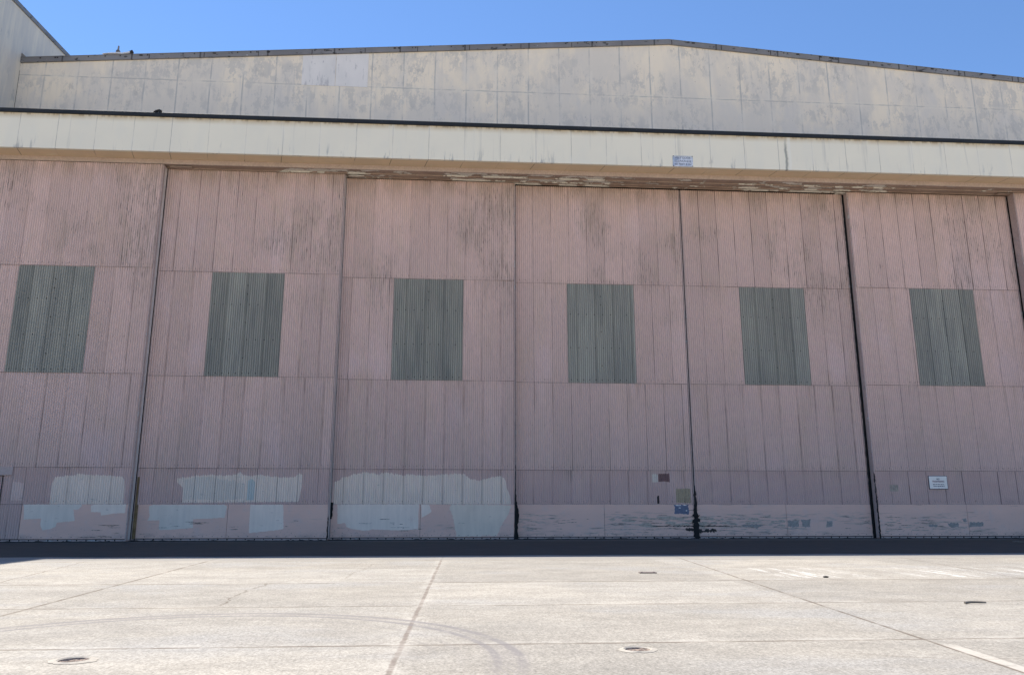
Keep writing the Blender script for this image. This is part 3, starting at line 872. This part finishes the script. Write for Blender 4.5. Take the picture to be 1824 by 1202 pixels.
# door 2
corr_patch(1, [(1.86, 2.91), (2.36, 2.93), (2.77, 3.02), (3.3, 3.05), (4.1, 3.02), (4.52, 3.05), (4.75, 3.17), (4.89, 3.05), (5.21, 3.0), (5.68, 3.09), (6.12, 3.0), (6.87, 2.94), (7.3, 2.94), (7.55, 3.12), (7.67, 3.03)],
           [(1.86, 2.70), (2.14, 2.46), (2.18, 1.76), (7.57, 1.80), (7.67, 2.5)], M['lb'], seed=3)
corr_patch(1, [(2.2, 2.83), (2.68, 2.94), (3.54, 2.97)], [(2.2, 1.91), (3.6, 1.91)], M['lb2'], .008, .02, seed=4)
corr_patch(1, [(3.55, 2.85), (4.5, 2.8), (5.0, 2.6)], [(3.55, 1.84), (5.1, 1.95)], M['lb2'], .008, .04, seed=6)
corr_patch(1, [(5.14, 2.79), (5.33, 2.87), (5.47, 2.74)], [(5.14, 1.88), (5.6, 1.88)], M['lb3'], .008, .01, seed=5)
flat_patch(1, [(.68, 1.6), (.86, 1.66), (4.15, 1.67), (4.26, 1.6), (4.19, 1.07), (2.74, 1.0), (2.78, .61), (2.15, .56), (1.95, .53), (1.23, .51), (1.21, .97), (.67, .93), (.75, 1.13)], M['lb2'], seed=3)
flat_patch(1, [(5.33, 1.67), (6.87, 1.67), (6.94, .55), (6.65, .5), (5.35, .37)], M['lb'], seed=4)
# door 3
corr_patch(2, [(.09, 2.73), (.17, 2.79), (.37, 2.83), (.46, 2.96), (.96, 3.08), (1.3, 3.17), (1.57, 3.22), (1.84, 3.15), (2.11, 3.14), (2.29, 3.05), (2.38, 3.2), (2.65, 3.22), (2.93, 3.15), (3.27, 3.07), (3.85, 3.12), (4.3, 3.04), (5.0, 3.09), (6.04, 3.16), (6.45, 3.13), (6.73, 2.90), (7.15, 2.84), (7.78, 2.98), (8.09, 3.06), (8.34, 2.98), (8.46, 2.82), (8.5, 2.45), (8.67, 2.09), (8.71, 1.79)],
           [(.09, 1.69), (8.8, 1.69)], M['lb'], seed=7, jit=.035)
flat_patch(2, [(.32, 1.68), (4.23, 1.68), (4.22, .5), (3.25, .46), (2.08, .51), (1.68, .44), (1.01, .54), (.77, .63), (.73, .81), (.36, .77)], M['lb'], seed=5)
flat_patch(2, [(4.34, 1.67), (4.72, 1.67), (4.86, 1.33), (4.38, 1.06)], M['lb'], seed=6)
flat_patch(2, [(5.72, 1.53), (5.78, 1.67), (8.44, 1.67), (8.74, 1.6), (8.58, 1.2), (8.42, .95), (8.2, .6), (8.05, .2), (6.9, .17), (6.08, .17), (5.95, .9)], M['taupe'], seed=7, amp=.03)
def scrapes(i, x0, x1, z0, z1, n, mat, seed, bias=0, hmax=.07):
    """thin horizontal slivers where vehicles and wind have rubbed the paint through"""
    r = random.Random(seed); bm = bmesh.new()
    for k in range(n):
        t = r.random()
        if bias: t = t**.55 if bias > 0 else 1-(1-t)**.55 if False else t**1.8
        L = r.uniform(.12, .9)*r.uniform(.5, 1.2); xa = x0+(x1-x0)*t-L/2; xb = xa+L
        xa, xb = max(xa, x0), min(xb, x1)
        if xb-xa < .06: continue
        z = r.uniform(z0, z1); h = r.uniform(.012, hmax)
        pts = [(xa, z), (xa+(xb-xa)*.3, z-h*.4), (xb-(xb-xa)*.2, z-h*.5), (xb, z), (xb-(xb-xa)*.3, z+h*.5), (xa+(xb-xa)*.2, z+h*.4)]
        y = -.004-.0004*(k % 12)
        prism(bm, jag(pts, .05, .010, seed*100+k), y, y+.003)
    o = link('paint_scrapes', bm, mat, doors[i])
# door 4
scrapes(3, 4.6, 8.95, .62, 1.08, 34, M['moss'], 51, 1, .13)
scrapes(3, 4.9, 8.95, .30, 1.16, 26, M['scuff'], 52, 1, .03)
scrapes(3, .2, 4.3, .35, 1.0, 12, M['scuff'], 53, 0, .025)
scrapes(4, .1, 4.6, .60, 1.06, 34, M['moss'], 54, -1, .13)
scrapes(4, .1, 5.0, .30, 1.22, 26, M['scuff'], 55, -1, .03)
scrapes(4, 7.6, 9.0, .5, 1.2, 9, M['scuff'], 56, 1, .022)
scrapes(5, .3, 5.4, .25, 1.15, 26, M['scuff'], 57, -1, .03)
scrapes(5, .3, 3.4, .35, .95, 16, M['moss'], 58, -1, .05)
scrapes(0, 6.9, 8.9, .2, .8, 8, M['scuff'], 59, 0, .03)
scrapes(1, .2, 8.9, .2, .95, 14, M['scuff'], 60, 0, .03)
scrapes(2, .3, 8.2, .3, 1.0, 12, M['scuff'], 61, 0, .03)
corr_patch(3, [(7.23, 3.19), (7.81, 3.21)], [(7.23, 2.80), (7.55, 2.82), (7.82, 2.77)], M['maroon'], jit=.015, seed=8)
corr_patch(3, [(6.91, 3.18), (7.2, 3.16)], [(6.91, 2.77), (7.2, 2.78)], M['lb2'], jit=.015, seed=9)
corr_patch(3, [(8.10, 2.46), (8.85, 2.46)], [(8.10, 1.77), (8.85, 1.75)], M['mustard'], jit=.015, seed=10)
flat_patch(3, [(7.96, 1.67), (8.74, 1.67), (8.67, 1.59), (8.73, 1.38), (8.69, 1.2), (7.97, 1.23), (8.01, 1.49)], M['blue'], seed=8, amp=.02, step=.05)
for k, (a, b) in enumerate((((8.05, 1.655), (8.32, 1.62)), ((8.45, 1.66), (8.6, 1.63)), ((8.2, 1.53), (8.3, 1.50)), ((8.55, 1.40), (8.62, 1.36)))):
    flat_patch(3, [(a[0], b[1]), (b[0], b[1]), (b[0], a[1]), (a[0], a[1])], M['white'], -.008, .008, .03, 20+k, name='bare_chip')
corr_patch(3, [(7.13, 2.1), (7.22, 2.1)], [(7.13, 1.72), (7.22, 1.72)], M['black'], seed=11, jit=.005)  # black patch coloured in for the dark slit of a small open flap
flat_patch(3, [(7.0, .625), (7.9, .65), (8.5, .66), (8.93, .655), (8.93, .60), (8.3, .61), (7.6, .62)], M['bolt'], -.009, .022, .05, 10, name='rust_scar')
flat_patch(3, [(8.45, .50), (8.7, .54), (8.94, .50), (8.94, .38), (8.6, .40)], M['bolt'], -.009, .03, .05, 11, name='rust_scar')
# door 5
flat_patch(4, [(2.3, .66), (3.0, .72), (3.4, .68), (3.3, .58), (3.05, .50), (2.9, .58), (2.35, .59)], M['slate'], -.009, .03, .06, 13, name='bare_primer')
flat_patch(4, [(.10, .655), (1.2, .645), (2.1, .64), (1.3, .61), (.10, .605)], M['bolt'], -.009, .016, .05, 14, name='rust_scar')
flat_patch(4, [(.10, .50), (.4, .44), (.8, .50), (1.1, .43), (.95, .33), (.5, .34), (.10, .28)], M['bolt'], -.009, .05, .05, 15, name='rust_scar')
for k, p in enumerate(([(4.70, .88), (5.28, .9), (5.25, .58), (4.70, .58)], [(5.41, .93), (5.92, .95), (5.83, .58), (5.45, .58)], [(6.73, .88), (7.02, .87), (6.99, .57), (6.70, .57)])):
    flat_patch(4, p, M['slate'], -.0045, .03, .06, 30+k, name='bare_primer')
# door 6
corr_patch(5, [(.78, 2.66), (1.22, 2.66)], [(.78, 2.33), (1.22, 2.33)], M['moss'], jit=.01, seed=12)
for k, p in enumerate(([(4.76, .8), (5.5, .8), (5.47, .58), (4.76, .58)], [(3.57, .76), (4.2, .78), (4.17, .58), (3.8, .54)], [(2.64, .69), (3.1, .69), (3.07, .59), (2.63, .59)], [(4.4, .95), (4.62, 1.02), (4.68, .85), (4.5, .8)])):
    flat_patch(5, p, M['slate'], -.0045, .035, .06, 40+k, name='bare_primer')

# wicket door in the leftmost leaf
bm = bmesh.new()
box(bm, 3.285, 3.315, -.045, -.018, .14, 2.97); box(bm, 1.9, 3.284, -.045, -.018, 2.955, 2.985)
wk = link('wicket_door', bm, M['dark'], doors[0])
bm = bmesh.new(); bmesh.ops.create_icosphere(bm, subdivisions=2, radius=.055, matrix=Matrix.Translation((3.2, -.07, 1.98)))
tube(bm, (3.2, -.03, 1.98), (3.2, -.065, 1.98), .02, .02)
link('handle', bm, M['bolt'], wk, True)
bm = bmesh.new(); box(bm, 1.9, 3.70, -.042, -.03, 2.99, 3.37); link('door_hood', bm, M['trim'], doors[0])

# black rubber seals and worn edges
def seal(i, pts, y=-.03, th=.02, mat='black', amp=.012, step=.12, seed=0):
    bm = bmesh.new(); prism(bm, jag(pts, step, amp, seed), y, y+th)
    link('edge_seal', bm, M[mat], doors[i])
W4 = DOORS[3][1]; W5 = DOORS[4][1]
seal(3, [(W4-.02, .02), (W4+.05, .02), (W4+.034, 4.0), (W4+.022, 18.5), (W4+.006, 18.5), (W4+.004, 4.0)], -.026, .02, seed=1, amp=.005, step=.3)
seal(3, [(W4-.09, .03), (W4+.17, .03), (W4+.16, 1.0), (W4+.10, 1.75), (W4+.06, 2.6), (W4+.01, 2.6), (W4-.04, 1.75), (W4-.08, 1.0)], -.034, .007, seed=2, amp=.045, step=.10)
seal(3, [(W4-.20, .78), (W4-.05, .95), (W4+.06, 1.10), (W4+.24, .98), (W4+.20, .85), (W4+.05, .72)], -.037, .0025, seed=6, amp=.05, step=.06)
seal(3, [(W4-.25, 1.12), (W4-.05, 1.22), (W4+.15, 1.20), (W4+.26, 1.14), (W4+.1, 1.06)], -.037, .0025, seed=7, amp=.04, step=.06)
seal(2, [(DOORS[2][1]-.06, .03), (DOORS[2][1]+.03, .03), (DOORS[2][1]+.03, 3.6), (DOORS[2][1]+.005, 3.6), (DOORS[2][1]-.03, 1.7)], -.03, .007, seed=3, amp=.01)
seal(3, [(-.03, .03), (.13, .03), (.10, .7), (.17, 1.1), (.08, 1.7), (.02, 2.2), (-.03, 2.2)], -.034, .007, seed=4, amp=.025, step=.08)
seal(1, [(DOORS[1][1]-.04, .03), (DOORS[1][1]+.02, .03), (DOORS[1][1]+.03, 1.0), (DOORS[1][1]-.02, 1.2)], -.03, .007, seed=8, amp=.02, step=.08)
seal(2, [(-.01, .98), (.10, 1.0), (.12, 1.75), (-.01, 1.78)], -.04, .01, seed=9, amp=.02, step=.08)
bm = bmesh.new(); box(bm, W5+.0, W5+.10, .02, .04, .02, 18.45); link('edge_seal', bm, M['black'], doors[4])
seal(4, [(W5-.05, .02), (W5+.06, .02), (W5+.055, 18.45), (W5-.01, 18.45), (W5-.03, 6)], -.03, .02, seed=5, amp=.012, step=.15)
seal(5, [(-.02, .02), (.05, .02), (.055, 1.6), (.035, 3.2), (-.02, 3.3)], -.03, .007, seed=10, amp=.02, step=.07)
seal(5, [(DOORS[5][1]-.05, .02), (DOORS[5][1]+.03, .02), (DOORS[5][1]+.03, 18.45), (DOORS[5][1]-.01, 18.45)], -.03, .007, seed=11, amp=.01, step=.2)
# old yellow post seen in the gap of the second door, low down
bm = bmesh.new(); box(bm, .045, .13, -.034, -.026, .12, 2.95); box(bm, .135, .20, -.032, -.026, .12, 1.66)
link('edge_strip', bm, M['oldyellow'], doors[1])

# ------------------------------------------------------------------ signs
def lettering(txt, size, mat, parent, loc, width=None, name='lettering'):
    cu = bpy.data.curves.new(name, 'FONT'); cu.body = txt; cu.size = size
    cu.align_x = 'CENTER'; cu.align_y = 'CENTER'; cu.extrude = .001; cu.offset = size*.022
    ob = bpy.data.objects.new(name, cu); C.objects.link(ob)
    bpy.context.view_layer.update()
    me = bpy.data.meshes.new_from_object(ob.evaluated_get(bpy.context.evaluated_depsgraph_get()))
    C.objects.unlink(ob); bpy.data.objects.remove(ob)
    if width:
        xs = [v.co.x for v in me.vertices]; k = width/(max(xs)-min(xs))
        for v in me.vertices: v.co.x *= k
    me.materials.clear(); me.materials.append(mat)
    o = bpy.data.objects.new(name, me); C.objects.link(o); o.parent = parent
    o.rotation_euler = (R(90), 0, 0); o.location = loc
    return o
sg = empty('clearance_sign', (11.38, FY-.03, 19.09), 'sun-bleached blue and white clearance sign fixed low on the cream fascia', 'sign')
bm = bmesh.new(); box(bm, -.53, .53, 0, .025, -.30, .30); bev(bm, .004); link('plate', bm, M['faded'], sg)
for a in (-.5, .5):
    for b in (-.27, .27):
        bm = bmesh.new(); box(bm, a-.02, a+.02, -.012, -.0005, b-.02, b+.02); link('screw', bm, M['bolt'], sg)
M['fade1'] = simple('faded_slate_letters', (.17, .20, .27), .7, .35, 12)
lettering('VERT DOOR', .15, M['fade1'], sg, (0, -.002, .17), .84)
lettering('CLEARANCE', .15, M['fade1'], sg, (0, -.002, -.005), .86)
lettering('60 FEET 8 IN', .15, M['fade1'], sg, (0, -.002, -.18), .86)

ns = empty('no_trespassing_sign', (24.47, 38.65-.045, 2.78), 'small white NO TRESPASSING notice screwed to a pink door', 'sign')
bm = bmesh.new(); box(bm, -.475, .475, 0, .012, -.315, .315); bev(bm, .003); link('plate', bm, M['white'], ns)
bm = bmesh.new(); box(bm, -.50, .50, .0125, .03, -.34, .34); link('backing_board', bm, M['ink'], ns)
lettering('NO', .11, M['ink'], ns, (0, -.002, .165), .15)
lettering('TRESPASSING', .115, M['red'], ns, (.0, -.002, .045), .64)
bm = bmesh.new(); r3 = random.Random(2)
for zz, xa, xb in ((-.095, -.29, .30), (-.185, -.27, .30)):
    x = xa
    while x < xb:
        wd = r3.uniform(.03, .085); wd = min(wd, xb-x)
        box(bm, x, x+wd, -.003, -.0005, zz-r3.uniform(.012, .02), zz+.016); x += wd+r3.uniform(.012, .03)
link('small_print', bm, M['ink'], ns)
bm = bmesh.new(); tube(bm, (0, -.006, -.275), (0, .0, -.275), .014, .014, 8); link('screw', bm, M['bolt'], ns)

# ------------------------------------------------------------------ loose things
v = empty('vent_pipe', (-19.86, G+.05, gz(-19.86)+.03), 'short grey vent pipe with a collar standing on the roof edge at upper left', 'vent')
bm = bmesh.new(); tube(bm, (0, 0, -.05), (0, 0, .36), .085, .085, 12); tube(bm, (0, 0, .16), (0, 0, .30), .13, .12, 12); link('collar', bm, M['coping'], v)
bm = bmesh.new(); tube(bm, (0, 0, .36), (0, 0, .62), .05, .045, 10); link('pipe', bm, M['coping'], v)
bm = bmesh.new()      # bent flashing on the roof edge
n = 14; A = []
for k in range(n+1):
    f = k/n; x = -.75+1.5*f
    lift = .02+.07*abs(math.sin(f*3.0+.2))+(.13*max(0, f-.72)/.28)
    wid = .02+.09*f
    A.append([bm.verts.new(p) for p in ((x, -.03, lift), (x, -.02+.01*f, lift+wid), (x, .25, lift+wid*.9), (x, .25, lift-.01))])
for k in range(n):
    for q in range(4):
        bm.faces.new((A[k][q], A[k+1][q], A[k+1][(q+1)%4], A[k][(q+1)%4]))
bm.faces.new(A[0][::-1]); bm.faces.new(A[-1])
fl = empty('bent_flashing', (-19.9, G-.09, gz(-19.9)+.005), 'bent strip of bright flashing lifted off the grey gable coping beside a vent pipe', 'flashing')
link('strip', bm, M['zinc'], fl)
bm = bmesh.new()
prism(bm, [(.30, .03), (.92, .03), (.94, .26), (.86, .38), (.76, .33)], .03, .09); link('torn_end', bm, M['dark'], fl)

bm = bmesh.new()      # torn roofing flap
pts = [(-.20, 0), (-.17, .07), (-.10, .14), (.0, .18), (.12, .21), (.15, .18), (.20, .17), (.20, 0.01), (.10, .03), (.05, .08), (0, .10), (-.05, .06), (-.08, .01), (-.12, .04)]
prism(bm, pts, 0, .12)
rf = link('roofing_scrap', bm, M['black']); rf.location = (-15.38, FY-.02, 20.852)
tag(rf, 'curled scrap of black roofing felt sticking up on the black fascia coping', 'roofing scrap')

bm = bmesh.new(); box(bm, -.21, .21, -.10, .10, 0, .02); bev(bm, .006)
for a in (-.15, .15): tube(bm, (a, 0, .02), (a, 0, .03), .025, .025, 8)
mp = link('metal_plate', bm, M['steel']); mp.location = (4.65, 19.45, .002)
tag(mp, 'flat dark brown metal cover plate lying on the concrete apron', 'cover plate')

bm = bmesh.new()
p = [(-.19, 0, .02), (-.08, .012, .03), (.05, -.006, .028), (.19, .014, .022)]
for k in range(3): tube(bm, p[k], p[k+1], .022-.003*k, .019-.003*k, 8)
sk = link('stick', bm, M['wood']); sk.location = (8.68, 13.05, 0)
tag(sk, 'short dark stick lying on the concrete at the right', 'stick')

bm = bmesh.new(); bmesh.ops.create_icosphere(bm, subdivisions=2, radius=.035)
for vv in bm.verts: vv.co.x *= 1.7; vv.co.z = max(vv.co.z*.6, -.02)*1.0 + .02; vv.co += Vector((mnoise.noise(vv.co*9), mnoise.noise(vv.co*9+Vector((3,1,2))), 0))*.02
cl = link('dirt_clod', bm, M['litter']); cl.location = (8.43, 17.95, 0)
tag(cl, 'small dark clod on a slab joint near worn white paint', 'clod')

# dirt heap and a board against the doors at the right
bm = bmesh.new()
bmesh.ops.create_grid(bm, x_segments=40, y_segments=16, size=.5)
for vv in bm.verts:
    x, y = vv.co.x*2, vv.co.y*2
    h = max(0, 1-x*x)*max(0, 1-y*y)
    vv.co = Vector((x*2.3, y*.75, h*(.16+.12*mnoise.noise(Vector((x*5, y*5, 0)))+.06*mnoise.noise(Vector((x*19, y*19, 4))))-.005))
hp_ = link('dirt_heap', bm, M['litter']); hp_.location = (29.5, 37.2, 0)
tag(hp_, 'low heap of dark dirt and litter blown against the doors at far right', 'dirt heap', kind='stuff')
bm = bmesh.new(); box(bm, -.65, .65, -.05, .05, 0, .035); bev(bm, .005)
bd = link('wood_board', bm, M['wood']); bd.location = (25.6, 34.3, .004); bd.rotation_euler = (0, R(1.5), R(-4))
tag(bd, 'narrow weathered board lying in the shade at far right', 'board')
